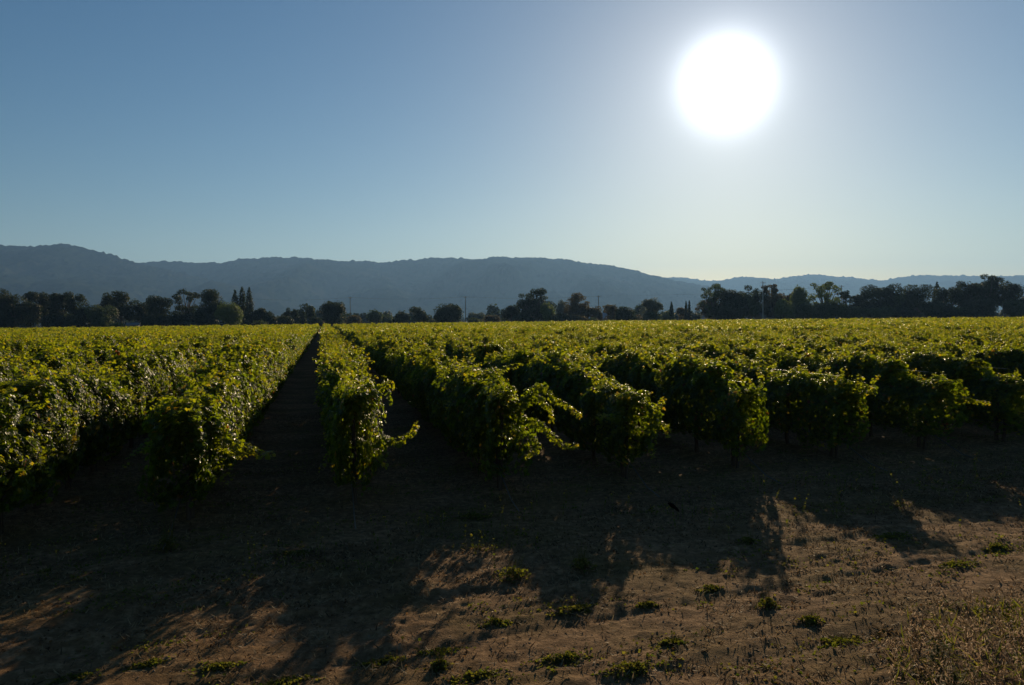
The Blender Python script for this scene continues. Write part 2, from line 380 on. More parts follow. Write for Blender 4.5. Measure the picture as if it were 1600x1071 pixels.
for d, k, l, s, x, y, j in near:
    r = random.Random(k * 1000 + j)
    e = empty('grapevine', (x, y, float(ground_h(np.array(x), np.array(y)))), TH + (math.pi if r.random() < .5 else 0) + r.uniform(-.03, .03))
    e.scale = (r.uniform(.82, 1.12) * (.85 if j == 1 and k > 0 else 1) * (.78 if k == 1 and j < 4 else 1), 1, r.uniform(.87, 1.08) * (.95 if k > 0 else 1) * ((.87 if k > 3 else .93) if j == 1 else 1) * (1.05 if k <= 0 else 1))
    if (k, j) in SPECIAL: lab = SPECIAL[(k, j)]; e.rotation_euler.z = TH
    elif j == 1: lab = 'leafy end grapevine beside the dirt, %s' % row_name(k)
    elif j <= 8: lab = '%s grapevine from the dirt in the %s' % (ORD[j], row_name(k))
    else: lab = 'leafy grapevine deep in the hedge of the %s' % row_name(k)
    tag(e, lab, 'grapevine', 'deeper grapevines of the ' + row_name(k) if j > 8 else 'grapevines near the dirt road')
    tm, fm = vine_meshes[r.randrange(NV)] if j > 1 else end_meshes[(k * 2) % 5]
    link('trunk', tm, e); link('foliage', fm, e); vines_at[(k, j)] = e

def custom_shoots(kj, paths, leaf=.135):
    e = vines_at.get(kj)
    if e is None: return
    Minv = (Matrix.Translation(e.location) @ e.rotation_euler.to_matrix().to_4x4() @ Matrix.Diagonal((*e.scale, 1))).inverted()
    for pth in paths:
        mb = MB(); r = np.random.default_rng(int(abs(pth[0][0]) * 100))
        shoot(r, mb, [tuple(Minv @ Vector(p)) for p in pth], .075, leaf, .022)
        mb.obj('shoot', [M_leaf, M_cane], e)
def world_path(pts):  # list of (px, py, depth)
    return [apt(*q) for q in pts]
custom_shoots((0, 1), [world_path([(330, 650, 11.9), (355, 680, 11.6), (385, 700, 11.4), (410, 712, 11.3), (428, 708, 11.2)]),
                       world_path([(320, 640, 11.8), (345, 690, 11.5), (370, 712, 11.4), (395, 706, 11.3)])])
custom_shoots((1, 1), [world_path([(590, 690, 12.2), (620, 690, 12.1), (642, 680, 12.0), (653, 662, 12.0)]),
                       world_path([(575, 640, 12.6), (595, 605, 12.6), (608, 598, 12.5), (616, 606, 12.5)]),
                       world_path([(560, 690, 12.2), (590, 705, 12.1), (605, 730, 12.0)])])
custom_shoots((2, 1), [world_path([(812, 640, 13.0), (826, 612, 12.9), (848, 603, 12.8), (860, 622, 12.7), (885, 634, 12.6), (908, 650, 12.5)]),
                       world_path([(815, 655, 12.9), (845, 665, 12.8), (862, 682, 12.7), (880, 698, 12.6), (903, 696, 12.5)]),
                       world_path([(815, 630, 13.0), (838, 620, 12.8), (860, 640, 12.7), (862, 660, 12.7)]),
                       world_path([(830, 680, 12.8), (840, 700, 12.7), (822, 715, 12.7)])])
custom_shoots((3, 1), [world_path([(1005, 690, 13.8), (1022, 665, 13.7), (1024, 640, 13.6), (1038, 622, 13.5)]),
                       world_path([(1015, 640, 13.8), (1025, 660, 13.6), (1045, 668, 13.5), (1042, 682, 13.5)]),
                       world_path([(980, 650, 13.8), (955, 652, 13.6), (934, 651, 13.5)]),
                       world_path([(1010, 680, 13.8), (1018, 700, 13.7), (1020, 716, 13.7)])])
for kj in list(vines_at):                                   # loose shoots at the other row ends
    if kj[1] == 1 and kj[0] not in (0, 1, 2, 3):
        e = vines_at[kj]; r = np.random.default_rng(900 + kj[0]); 
        for q in range(3):
            x0, y0 = e.location.x, e.location.y; a = r.uniform(-1, 1); z = r.uniform(1.0, 1.9); L = r.uniform(.4, .9); up = r.uniform(-.3, .5)
            dx, dy = .75 * a + .35, -.6
            pts = [(x0 + dx * L * f, y0 - .5 + dy * L * f, z + up * f * L - .35 * L * f * f + (.2 * f ** 3)) for f in (0, .3, .6, .85, 1)]
            custom_shoots(kj, [pts])

# the rest of the vineyard: too many vines to count
def instancer(name, protos, pts, mats):
    """pts: list of (x, y, z, rz, sx, sy, sz, index)"""
    col = bpy.data.collections.new(name + '_models')
    for i, me in enumerate(protos):
        o = bpy.data.objects.new('model_%02d' % i, me); col.objects.link(o)
    A = np.array(pts, float); me = bpy.data.meshes.new(name); me.vertices.add(len(A)); me.vertices.foreach_set('co', A[:, :3].astype(np.float32).ravel())
    rot = np.zeros((len(A), 3), np.float32); rot[:, 2] = A[:, 3]
    a = me.attributes.new('rot', 'FLOAT_VECTOR', 'POINT'); a.data.foreach_set('vector', rot.ravel())
    a = me.attributes.new('scl', 'FLOAT_VECTOR', 'POINT'); a.data.foreach_set('vector', A[:, 4:7].astype(np.float32).ravel())
    a = me.attributes.new('idx', 'INT', 'POINT'); a.data.foreach_set('value', A[:, 7].astype(np.int32))
    for m in mats: me.materials.append(m)
    me.update(); o = link(name, me)
    t = bpy.data.node_groups.new(name + '_scatter', 'GeometryNodeTree')
    t.interface.new_socket('Geometry', in_out='INPUT', socket_type='NodeSocketGeometry')
    t.interface.new_socket('Geometry', in_out='OUTPUT', socket_type='NodeSocketGeometry')
    gi = N(t, 'NodeGroupInput'); go = N(t, 'NodeGroupOutput'); ci = N(t, 'GeometryNodeCollectionInfo'); ip = N(t, 'GeometryNodeInstanceOnPoints')
    ci.inputs['Collection'].default_value = col; ci.inputs['Separate Children'].default_value = True; ci.inputs['Reset Children'].default_value = True
    def na(nm, ty):
        n = N(t, 'GeometryNodeInputNamedAttribute'); n.data_type = ty; n.inputs['Name'].default_value = nm
        return next(s for s in n.outputs if s.enabled and s.name == 'Attribute')
    t.links.new(gi.outputs[0], ip.inputs['Points']); t.links.new(ci.outputs[0], ip.inputs['Instance'])
    ip.inputs['Pick Instance'].default_value = True
    t.links.new(na('idx', 'INT'), ip.inputs['Instance Index'])
    e2r = N(t, 'FunctionNodeEulerToRotation'); t.links.new(na('rot', 'FLOAT_VECTOR'), e2r.inputs[0]); t.links.new(e2r.outputs[0], ip.inputs['Rotation'])
    t.links.new(na('scl', 'FLOAT_VECTOR'), ip.inputs['Scale']); t.links.new(ip.outputs[0], go.inputs[0])
    md = o.modifiers.new('scatter', 'NODES'); md.node_group = t
    return o
protos = []
for i in range(5):                                          # full vines
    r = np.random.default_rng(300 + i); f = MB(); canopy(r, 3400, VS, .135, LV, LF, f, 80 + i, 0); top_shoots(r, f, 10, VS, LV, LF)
    vine_trunk(r, f, 2); protos.append(f.mesh('vine', [M_leaf, M_cane, M_bark]))
for i in range(5):                                          # middle distance, one vine long
    r = np.random.default_rng(400 + i); f = MB(); canopy(r, 1900, VS, .18, QV, QF, f, 90 + i, 0, 1.1); top_shoots(r, f, 9, VS, QV, QF, 1.5, False)
    vine_trunk(r, f, 2); protos.append(f.mesh('vine', [M_leaf, M_cane, M_bark]))
for i in range(5):                                          # far, four vines long
    r = np.random.default_rng(500 + i); f = MB(); canopy(r, 2600, VS * 4, .26, QV, QF, f, 95 + i, 0, 1.2); top_shoots(r, f, 22, VS * 4, QV, QF, 2.0, False)
    protos.append(f.mesh('vine', [M_leaf, M_cane]))
pts = []
r = random.Random(5)
for q in rest:
    x, y = q[4], q[5]
    pts.append((x, y, float(ground_h(np.array(x), np.array(y))), TH + (math.pi if r.random() < .5 else 0), r.uniform(.85, 1.12), 1, r.uniform(.9, 1.04) * (.94 if q[1] > 0 else 1), r.randrange(5)))
for x, y, n, k in segs:
    pts.append((x, y, 0, TH + (math.pi if r.random() < .5 else 0), r.uniform(.9, 1.15), 1, r.uniform(.9, 1.08), r.randrange(5) + (5 if n == 1 else 10)))
vy = instancer('vineyard', protos, pts, [M_leaf])
tag(vy, 'far green rows of the vineyard running back to the tree line', 'vineyard', kind='stuff')

# trellises of the nearer rows: end post, line posts, wires and the drip hose
for k in range(-6, 15):
    l, s0 = row_start(k)
    a = row_pt(l, s0 + .6)
    if abs(a[0]) > a[1] * HF + 1.5: continue
    e = empty('trellis', (a[0], a[1], float(ground_h(np.array(a[0]), np.array(a[1])))), TH)
    tag(e, 'wire trellis with dark posts holding up the %s' % row_name(k), 'trellis', 'row trellises')
    n = 6 if k not in (0, 1) else 9; L = n * VS * 4
    r = random.Random(k)
    for j in range(n + 1):
        h = 1.70 if j else 1.45; rad = .022 if j else .032; lean = r.uniform(-.03, .03)
        mb = MB(); mb.tube([(0, 0, -.1), (lean * .5, -.04 if j == 0 else 0, h * .5), (lean, -.09 if j == 0 else 0, h)], rad, 8)
        mb.obj('post', M_postwood if j == 0 else M_stake, e, loc=(0, j * VS * 4, 0))
    for z, m, nm, rad in ((.94, M_wire, 'wire', .0022), (1.35, M_wire, 'wire', .0022), (1.7, M_wire, 'wire', .0022), (.46, M_hose, 'drip_hose', .009)):
        p = [(.06 if nm == 'wire' else -.06, y, z - (.035 * math.sin(y * math.pi / VS) ** 2 if nm == 'drip_hose' else 0)) for y in np.arange(-.05, L, VS / 4)]
        if nm == 'drip_hose': p = [(-.06, -1.6, .02), (-.06, -1.1, .08), (-.06, -.5, .3)] + p
        mb = MB(); mb.tube(p, rad, 5, 0, False); mb.obj(nm, m, e, smooth=True)

# ------------------------------------------------------------------ trees
def blobs(r, kind, w, h):
    """ellipsoids (cx, cy, cz, rx, rz) making up the crown"""
    B = []
    if kind == 'oak':
        for i in range(13):
            a = r.random() * 6.283; q = math.sqrt(r.random()) * .36 * w; z = r.uniform(.34, .84)
            s = r.uniform(.14, .24); B.append((q * math.cos(a), q * math.sin(a), z * h, s * w, s * min(w, h) * .85))
        B.append((0, 0, .6 * h, .3 * w, .26 * h))
    elif kind == 'airy':
        for i in range(34):
            a = r.random() * 6.283; q = math.sqrt(r.random()) * .44 * w; z = r.uniform(.24, .92)
            q *= math.sqrt(max(.2, 1 - ((z - .6) / .45) ** 2)); s = r.uniform(.085, .16)
            B.append((q * math.cos(a), q * math.sin(a), z * h, s * w, s * w * .7))
    elif kind == 'round':
        for i in range(9):
            a = r.random() * 6.283; q = r.uniform(.1, .26) * w; z = r.uniform(.35, .75)
            B.append((q * math.cos(a), q * math.sin(a), z * h, .23 * w, .2 * h))
        B.append((0, 0, .58 * h, .36 * w, .36 * h))
    elif kind == 'bush':
        for i in range(10):
            a = r.random() * 6.283; q = r.uniform(.05, .33) * w; z = r.uniform(.12, .68)
            B.append((q * math.cos(a), q * math.sin(a), z * h, .2 * w, .22 * h))
        B.append((0, 0, .42 * h, .36 * w, .42 * h))
    elif kind == 'tall':
        for i in range(12):
            a = r.random() * 6.283; z = r.uniform(.25, .88); q = .22 * w * r.random() + .06 * w
            B.append((q * math.cos(a), q * math.sin(a), z * h, r.uniform(.2, .3) * w, .11 * h))
    return B
def tree(px, top, wpx, D, kind, mt, label, name='tree', group='trees of the far tree line', base=None):
    r = np.random.default_rng(int(px * 31 + top * 7))
    x, y, ht = apt(px, top, D); w = wpx / F * D * 1.16
    ht = max(ht, 1.5)
    e = empty(name, (x, y, 0)); tag(e, label, 'tree' if name != 'bush' else 'bush', group)
    cr = MB(); tk = MB(); ls = .34 * (D / 260) ** .8
    if kind in ('conifer', 'cypress'):
        tk.tube([(0, 0, -.3), (0, 0, ht * .5), (0, 0, ht * .93)], [.02 * ht, .014 * ht, .003 * ht], 7)
        n = 2600 if kind == 'conifer' else 1300
        z = 1 - (1 - r.random(n)) ** .55 * .93; z = 1 - (1 - z)
        f = r.random(n) ** .7; zz = .06 + .92 * (1 - np.sqrt(r.random(n))) ** 1.0
        prof = (1 - zz) ** (.8 if kind == 'conifer' else .5) * (1 if kind == 'conifer' else np.minimum(1, zz * 6 + .3))
        lay = .75 + .25 * np.sin(zz * (34 if kind == 'conifer' else 3) + 2 * np.sin(3 * f * 6)); a = r.random(n) * 6.283
        ra = .5 * w * prof * lay * (.45 + .55 * f) * (.85 + .3 * vnoise(a * 1.5, zz * 9, 4))
        P = np.stack([ra * np.cos(a), ra * np.sin(a), zz * ht - ra * .25 * (kind == 'conifer')], -1)
        Nn = np.stack([np.cos(a), np.sin(a), np.full(n, .8)], -1) + r.normal(0, .5, (n, 3))
        T = np.stack([np.cos(a), np.sin(a), np.full(n, -.4 if kind == 'conifer' else 1.2)], -1)
        cr.batch(P, Nn, T, ls * r.uniform(.8, 1.7, n), QV, QF)
    else:
        B = blobs(r, kind, w, ht)
        zb = (.2 if kind in ('oak', 'airy', 'tall') else .12) * ht
        tr_ = .022 * ht + .012 * w
        fork = np.array([r.normal(0, .02 * w), 0, zb + .08 * ht])
        tk.tube([(0, 0, -.3), (r.normal(0, .01 * w), 0, zb * .6), fork], [tr_ * 1.25, tr_, tr_ * .8], 8)
        for (cx, cyy, cz, rx, rz) in B:
            c = np.array([cx, cyy, cz]); mid = fork * .5 + c * .5 + np.array([0, 0, -.03 * ht]) + r.normal(0, .02 * w, 3)
            tk.tube([fork, mid, c, c + np.array([cx * .15, cyy * .15, rz * .6])], [tr_ * .5, tr_ * .3, tr_ * .14, tr_ * .05], 5)
        dens = {'oak': 3.4, 'airy': 2.3, 'round': 3.8, 'bush': 3.8, 'tall': 3.6}[kind]
        vol = [rx * rx + 2 * rx * rz for (_, _, _, rx, rz) in B]
        for bi, (cx, cyy, cz, rx, rz) in enumerate(B):
            n = int(min(1500, dens * 4.2 * vol[bi] / (ls * ls) * .36)) + 14
            d = nz(r.normal(0, 1, (n, 3))); q = 1 - np.abs(r.normal(0, .22, n)); q = np.clip(q, .1, 1.0)[:, None]
            bump = (.78 + .5 * fbm(d[:, 0] * 2.2 + bi * 3, d[:, 2] * 2.2 + d[:, 1] * 1.7, bi, 2))[:, None]
            P = np.array([cx, cyy, cz]) + d * q * bump * np.array([rx, rx, rz])
            P[:, 2] = np.maximum(P[:, 2], .15)
            stray = r.random(n) < .06; P[stray] += r.normal(0, .12 * rx, (stray.sum(), 3)); P[:, 2] = np.maximum(P[:, 2], .15)
            Nn = d + np.array([0, 0, .35]) + r.normal(0, .55, (n, 3)); T = r.normal(0, 1, (n, 3))
            cr.batch(P, Nn, T, ls * r.uniform(.7, 1.5, n), QV, QF, 0, np.clip(.3 * (bi * .37 % 1) + .7 * r.random(n), 0, 1))
    tk.obj('trunk', M_tbark, e, smooth=True); cr.obj('crown', M_tree[mt], e)
    return e
TL = [  # photo x, top y, width, distance, kind, colour, label
 (-48, 456, 60, 250, 'oak', 'dark', 'dark oak cut by the left edge of the view'),
 (22, 450, 52, 248, 'oak', 'dark', 'tall dark oak nearest the left edge of the photo'),
 (46, 453, 34, 256, 'tall', 'dark', 'narrow dark tree tight behind the leftmost oak'),
 (68, 454, 30, 262, 'tall', 'dark', 'slim dark tree third from the left edge'),
 (6, 486, 44, 243, 'bush', 'dark', 'low black bush under the leftmost oak', 'bush'),
 (93, 452, 34, 258, 'oak', 'dark', 'upright dark oak fourth from the left edge'),
 (84, 487, 42, 244, 'bush', 'dark', 'round low bush under the upright dark oak', 'bush'),
 (124, 453, 36, 255, 'oak', 'dark', 'dark domed tree just left of a sky notch'),
 (118, 486, 36, 244, 'bush', 'dark', 'low dark bush beneath the domed tree', 'bush'),
 (164, 452, 27, 262, 'tall', 'dark', 'dark tree rising behind the wide round bush on the left'),
 (188, 450, 38, 258, 'oak', 'dark', 'dark ragged oak with a gap beneath its right side'),
 (160, 471, 54, 246, 'bush', 'mid', 'wide round bush tree in front of two taller trees'),
 (184, 501, 30, 242, 'bush', 'pale', 'small olive bush at the vineyard edge, left part', 'bush'),
 (220, 467, 34, 262, 'oak', 'dark', 'short dark tree between the pale gap and the airy oak'),
 (250, 459, 38, 256, 'oak', 'dark', 'stepped dark oak left of the airy topped tree'),
 (240, 484, 46, 246, 'bush', 'dark', 'dark low thicket left of the airy topped tree', 'bush'),
 (288, 444, 40, 258, 'airy', 'dark', 'tall airy topped tree with sky through its crown'),
 (276, 478, 48, 248, 'bush', 'dark', 'dense bush filling in below the airy topped tree', 'bush'),
 (300, 499, 24, 242, 'bush', 'grey', 'small grey green bush at the foot of the dark trees', 'bush'),
 (331, 451, 50, 256, 'oak', 'dark', 'broad dark oak just left of the yellow green tree'),
 (318, 480, 40, 248, 'bush', 'dark', 'dark bush in front of the broad oak', 'bush'),
 (358, 468, 44, 243, 'round', 'pale', 'sunlit yellow green tree standing before the dark ones'),
 (367, 450, 30, 262, 'conifer', 'dark', 'left spire of the three close conifers'),
 (378, 444, 32, 264, 'conifer', 'dark', 'middle and tallest spire of the three close conifers'),
 (389, 446, 30, 260, 'conifer', 'dark', 'right spire of the three close conifers'),
 (402, 478, 24, 262, 'oak', 'dark', 'small dark tree just right of the conifers'),
 (420, 484, 26, 262, 'round', 'dark', 'low dark tree second to the right of the conifers'),
 (409, 497, 24, 246, 'bush', 'mid', 'low bush at the field edge right of the conifers', 'bush'),
 (443, 488, 34, 270, 'bush', 'dark', 'flat topped dark bush left of the aisle end', 'bush'),
 (449, 479, 11, 290, 'tall', 'dark', 'first of four small upright trees left of the aisle end'),
 (461, 479, 12, 290, 'tall', 'dark', 'second of four small upright trees left of the aisle end'),
 (473, 481, 11, 290, 'tall', 'dark', 'third of four small upright trees left of the aisle end'),
 (485, 478, 15, 288, 'tall', 'dark', 'last and largest of four small upright trees left of the aisle end'),
 (523, 469, 44, 262, 'round', 'dark', 'dark round oak at the far end of the aisle'),
 (497, 492, 26, 280, 'bush', 'dark', 'low bush left of the aisle end oak', 'bush'),
 (553, 489, 28, 300, 'bush', 'rust', 'low brown bush right of the aisle end oak', 'bush'),
 (585, 482, 27, 330, 'round', 'mid', 'small hazy tree right of the leftmost far pole'),
 (603, 490, 24, 360, 'bush', 'mid', 'flat hazy bush behind two small dark ones', 'bush'),
 (619, 495, 22, 270, 'bush', 'dark', 'tiny dark bush at the field edge near the middle', 'bush'),
 (630, 487, 24, 290, 'round', 'dark', 'small dark dome tree right of the tiny bush'),
 (656, 478, 28, 285, 'oak', 'dark', 'knobbly dark tree left of the wide oak'),
 (676, 496, 20, 265, 'bush', 'grey', 'pale low bush in front of the wide oak', 'bush'),
 (699, 472, 52, 285, 'round', 'dark', 'wide flat oak just left of a utility pole'),
 (744, 486, 30, 420, 'bush', 'grey', 'faint hazy tree right of the middle pole'),
 (742, 494, 26, 300, 'bush', 'mid', 'low bush just right of the middle pole', 'bush'),
 (766, 489, 28, 300, 'bush', 'rust', 'brownish low bush left of the tall spreading oak', 'bush'),
 (798, 472, 30, 285, 'oak', 'dark', 'left shoulder tree of the tall spreading oak'),
 (832, 450, 46, 280, 'airy', 'dark', 'tall spreading oak with ragged limbs in mid picture'),
 (838, 468, 50, 284, 'oak', 'dark', 'dense tree filling the lower part behind the spreading oak'),
 (818, 488, 44, 270, 'bush', 'dark', 'dark bush under the tall spreading oak', 'bush'),
 (856, 470, 26, 275, 'round', 'pale', 'flare tinted olive tree on the right side of the spreading oak'),  # pale foliage colour carries the yellow green of the sun's flare
 (878, 466, 20, 420, 'round', 'grey', 'pale hazy tree between the two big middle oaks'),
 (874, 487, 34, 266, 'bush', 'dark', 'round dark bush between the two big middle oaks', 'bush'),
 (901, 456, 36, 285, 'airy', 'rust', 'tall brownish oak with gaps right of the spreading oak'),
 (899, 471, 38, 288, 'oak', 'rust', 'lower brown tree behind the tall brownish oak'),
 (906, 489, 32, 268, 'bush', 'rust', 'brown bush at the foot of the brownish oak', 'bush'),
 (929, 477, 26, 290, 'oak', 'rust', 'small brown tree in front of a utility pole'),
 (928, 493, 18, 266, 'bush', 'mid', 'small green bush below the brown pole tree', 'bush'),
 (959, 474, 30, 290, 'airy', 'rust', 'open brown tree with sky showing low in its crown'),
 (978, 477, 34, 275, 'round', 'dark', 'smooth dark dome tree right of the pale shed'),
 (998, 488, 18, 290, 'bush', 'rust', 'small brown bush right of the dome tree', 'bush'),
 (1005, 480, 16, 400, 'round', 'grey', 'faint tree behind the lone two lobed tree'),
 (1020, 458, 30, 285, 'oak', 'grey', 'lone two lobed tree right of the dome tree'),
 (1018, 482, 30, 280, 'bush', 'mid', 'bushy skirt below the two lobed tree', 'bush'),
 (1049, 470, 14, 290, 'conifer', 'mid', 'thin pointed conifer left of the cypress group'),
 (1042, 482, 24, 300, 'bush', 'mid', 'hazy green bush left of the cypress group', 'bush'),
 (1066, 480, 18, 290, 'oak', 'rust', 'brown shrubby tree beside the cypress group'),
 (1072, 469, 6, 285, 'cypress', 'dark', 'left thin cypress of the pair'),
 (1077, 468, 6, 284, 'cypress', 'dark', 'right thin cypress of the pair'),
 (1087, 487, 22, 340, 'bush', 'grey', 'low pale thicket right of the cypresses', 'bush'),
 (1116, 440, 40, 268, 'airy', 'mid', 'tall eucalyptus like tree with bare pale trunks'),
 (1106, 462, 34, 270, 'airy', 'rust', 'drooping left half of the pale trunked tree'),
 (1144, 447, 46, 262, 'round', 'dark', 'solid dark tree right of the pale trunked tree'),
 (1140, 468, 50, 258, 'bush', 'dark', 'dense dark thicket below the solid tree', 'bush'),
 (1174, 442, 44, 268, 'airy', 'dark', 'tall knobbly crown left of the pale pole'),
 (1172, 456, 46, 264, 'oak', 'mid', 'green tree filling in left of the pale pole'),
 (1203, 441, 30, 266, 'airy', 'rust', 'tall brown crown right of the pale pole'),
 (1206, 456, 34, 262, 'oak', 'rust', 'brown tree standing over the grey farmhouse'),
 (1232, 454, 30, 275, 'oak', 'rust', 'reddish tree between the farmhouse and the pale round one'),
 (1226, 465, 34, 256, 'round', 'pale', 'light green young tree beside the farmhouse'),
 (1250, 443, 32, 262, 'round', 'pale', 'pale green tree with a full round top'),
 (1256, 468, 42, 256, 'bush', 'mid', 'green thicket under the full round top', 'bush'),
 (1288, 437, 42, 262, 'airy', 'pale', 'see-through pale crown, roundest of the right side'),
 (1286, 466, 44, 258, 'bush', 'mid', 'hazy green mass below the see-through crown', 'bush'),
 (1320, 450, 26, 268, 'airy', 'dark', 'small dark open tree right of the see-through crown'),
 (1314, 470, 34, 258, 'round', 'mid', 'green tree right below the small open tree'),
 (1344, 455, 30, 268, 'oak', 'dark', 'dark tree where the right hand wood begins'),
 (1340, 474, 42, 256, 'bush', 'mid', 'olive bush in front of the right hand wood', 'bush'),
 (1376, 445, 50, 266, 'oak', 'dark', 'broad ragged dark oak left in the right hand wood'),
 (1372, 475, 56, 254, 'bush', 'mid', 'wide green bush before the broad ragged oak', 'bush'),
 (1404, 456, 34, 264, 'round', 'mid', 'green middle tree of the right hand wood'),
 (1431, 444, 54, 262, 'oak', 'dark', 'high round dark oak of the right hand wood'),
 (1418, 476, 54, 252, 'bush', 'dark', 'dark undergrowth left of the wood middle', 'bush'),
 (1464, 437, 30, 266, 'conifer', 'dark', 'single pointed conifer above the right hand wood'),
 (1482, 444, 36, 260, 'oak', 'dark', 'dark oak just right of the single conifer'),
 (1466, 466, 56, 252, 'bush', 'dark', 'dark undergrowth below the single conifer', 'bush'),
 (1508, 430, 40, 262, 'oak', 'dark', 'high dark oak left of the tallest tree on the right'),
 (1542, 424, 44, 264, 'airy', 'dark', 'tallest ragged tree at the upper right of the wood'),
 (1540, 436, 50, 262, 'oak', 'dark', 'dense dark crown under the tallest ragged tree'),
 (1531, 462, 66, 248, 'bush', 'dark', 'large dark dome bush before the tallest tree', 'bush'),
 (1500, 474, 40, 250, 'bush', 'mid', 'green bush left of the large dome bush', 'bush'),
 (1584, 434, 50, 260, 'oak', 'dark', 'dark oak at the right edge of the photo'),
 (1585, 466, 36, 246, 'round', 'mid', 'lighter green tree low at the right edge'),
 (1630, 432, 56, 262, 'oak', 'dark', 'dark oak cut off by the right edge of the view'),
 (1625, 466, 50, 248, 'bush', 'mid', 'green bush cut off by the right edge of the view', 'bush'),
]
for q in TL:
    tree(*q[:7], name=q[7] if len(q) > 7 else ('oak_tree' if q[4] in ('oak', 'airy') else 'conifer_tree' if q[4] == 'conifer' else 'cypress_tree' if q[4] == 'cypress' else 'tree'),
         group='bushes along the far field edge' if len(q) > 7 else 'trees of the far tree line')

# far wood between the tree line and the hills: one hazy mass
r = np.random.default_rng(77); models = []
for i in range(5):
    mb = MB(); n = 420; d = nz(r.normal(0, 1, (n, 3))); d[:, 2] = np.abs(d[:, 2]) * 1.0
    rad = (.75 + .5 * fbm(d[:, 0] * 2 + i * 5, d[:, 1] * 2 + d[:, 2] * 2, i, 2))[:, None]
    P = d * rad * np.array([5.5, 5.5, 8 + i]) * (1 - .25 * r.random((n, 1)))
    mb.batch(P, d + r.normal(0, .5, (n, 3)), r.normal(0, 1, (n, 3)), r.uniform(1.2, 2.2, n), QV, QF)
    mb.tube([(0, 0, -1), (0, 0, 7)], [.4, .2], 6, 1); models.append(mb.mesh('wood', [M_tree['dark'], M_tbark]))
pts = []
for i in range(2600):
    Yd = 420 + 2300 * r.random() ** 1.3; Xd = (r.random() * 2 - 1) * Yd * .85
    if fbm(np.array(Xd / 180), np.array(Yd / 60), 8, 3) < .44: continue
    s = r.uniform(.5, 1.05); pts.append((Xd, Yd, 0, r.random() * 6.28, s, s, s * r.uniform(.7, 1.1), r.integers(5)))
tag(instancer('distant_wood', models, pts, [M_tree['dark']]), 'hazy far-off woods on the flat below the hills', 'wood', kind='stuff')

# ------------------------------------------------------------------ hills
def hill_mat():
    m, t, o = mat('wooded_hillside'); geo = N(t, 'ShaderNodeNewGeometry')
    n = N(t, 'ShaderNodeTexNoise'); n.inputs['Scale'].default_value = .0035; n.inputs['Detail'].default_value = 9; n.inputs['Roughness'].default_value = .62
    t.links.new(geo.outputs['Position'], n.inputs['Vector'])
    c = ramp(t, n.outputs['Fac'], [(.35, (.014, .022, .014)), (.55, (.024, .034, .018)), (.68, (.05, .048, .028)), (.76, (.025, .032, .018))])
    p = N(t, 'ShaderNodeBsdfPrincipled'); t.links.new(c, p.inputs['Base Color']); p.inputs['Roughness'].default_value = 1; p.inputs['Specular IOR Level'].default_value = 0
    t.links.new(p.outputs[0], o.inputs[0]); return m
MH = hill_mat()
def hills(name, prof, D, depth, label, seed, back=1400, amp=1.0, tree_h=11):
    px = np.array([q[0] for q in prof], float); py = np.array([q[1] for q in prof], float)
    n, m = 1100, 110
    xs = np.linspace(px[0], px[-1], n); ys = np.interp(xs, px, py)
    ys = np.convolve(np.pad(ys, 6, mode='edge'), np.ones(13) / 13, 'valid')
    X0 = np.zeros(n); H = np.zeros(n)
    for i in range(n): q = apt(xs[i], ys[i], D); X0[i] = q[0]; H[i] = q[2]
    t = np.concatenate([np.linspace(-1, 0, 80) , np.linspace(0, 1, m - 79)[1:]])
    Tt, XX = np.meshgrid(t, X0, indexing='ij'); HH = np.broadcast_to(H, Tt.shape)
    YY = D + np.where(Tt < 0, Tt * depth, Tt * back)
    f = np.where(Tt < 0, (1 + Tt), (1 - Tt)); f = np.clip(f, 0, 1); shape = f ** 1.15
    spur = fbm(XX / 620, YY / 1500 + XX / 2600, seed, 4) - .5; sp2 = fbm(XX / 210, YY / 420, seed + 5, 4) - .5
    Z = HH * shape + amp * (HH * 1.3 * spur + HH * .35 * sp2) * np.sin(np.pi * f) * .85
    tn = vnoise(XX / 13, YY / 13, seed + 9) * vnoise(XX / 37, YY / 37, seed + 19)
    Z = Z + tree_h * (tn * 1.7 - .4) * np.minimum(1, f * 5) ; Z = np.where(f <= 0.001, -5, Z)
    mb = MB(); i = (np.arange(m - 1)[:, None] * n + np.arange(n - 1)[None]).ravel()
    mb.add(np.stack([XX, YY, Z], -1).reshape(-1, 3), np.stack([i, i + 1, i + n + 1, i + n], -1))
    o = mb.obj(name, MH); tag(o, label, kind='structure'); return o
hills('hills', [(-500, 398), (-300, 392), (-150, 386), (0, 384), (50, 386), (75, 383), (100, 381), (125, 385), (150, 392), (175, 399), (200, 407), (215, 412), (250, 419), (290, 428),
       (330, 438), (380, 450), (430, 461), (480, 470), (540, 482), (600, 492)], 3900, 1700, 'nearer dark wooded hill at the left with a rounded top', 21, 900)
hills('hills', [(-500, 425), (0, 425), (150, 420), (210, 412), (250, 408), (285, 409), (320, 411), (342, 412), (370, 406), (400, 404), (435, 402), (470, 404), (500, 406), (540, 409),
       (580, 408), (600, 411), (620, 409), (650, 406), (680, 403), (720, 404), (750, 405), (775, 402), (800, 403), (830, 402), (860, 404), (890, 406), (910, 411), (940, 414),
       (970, 417), (1000, 425), (1025, 432), (1050, 437), (1100, 447), (1160, 458), (1240, 472), (1340, 486), (1400, 492)], 4600, 1900, 'long blue grey wooded ridge across the middle', 22, 1000)
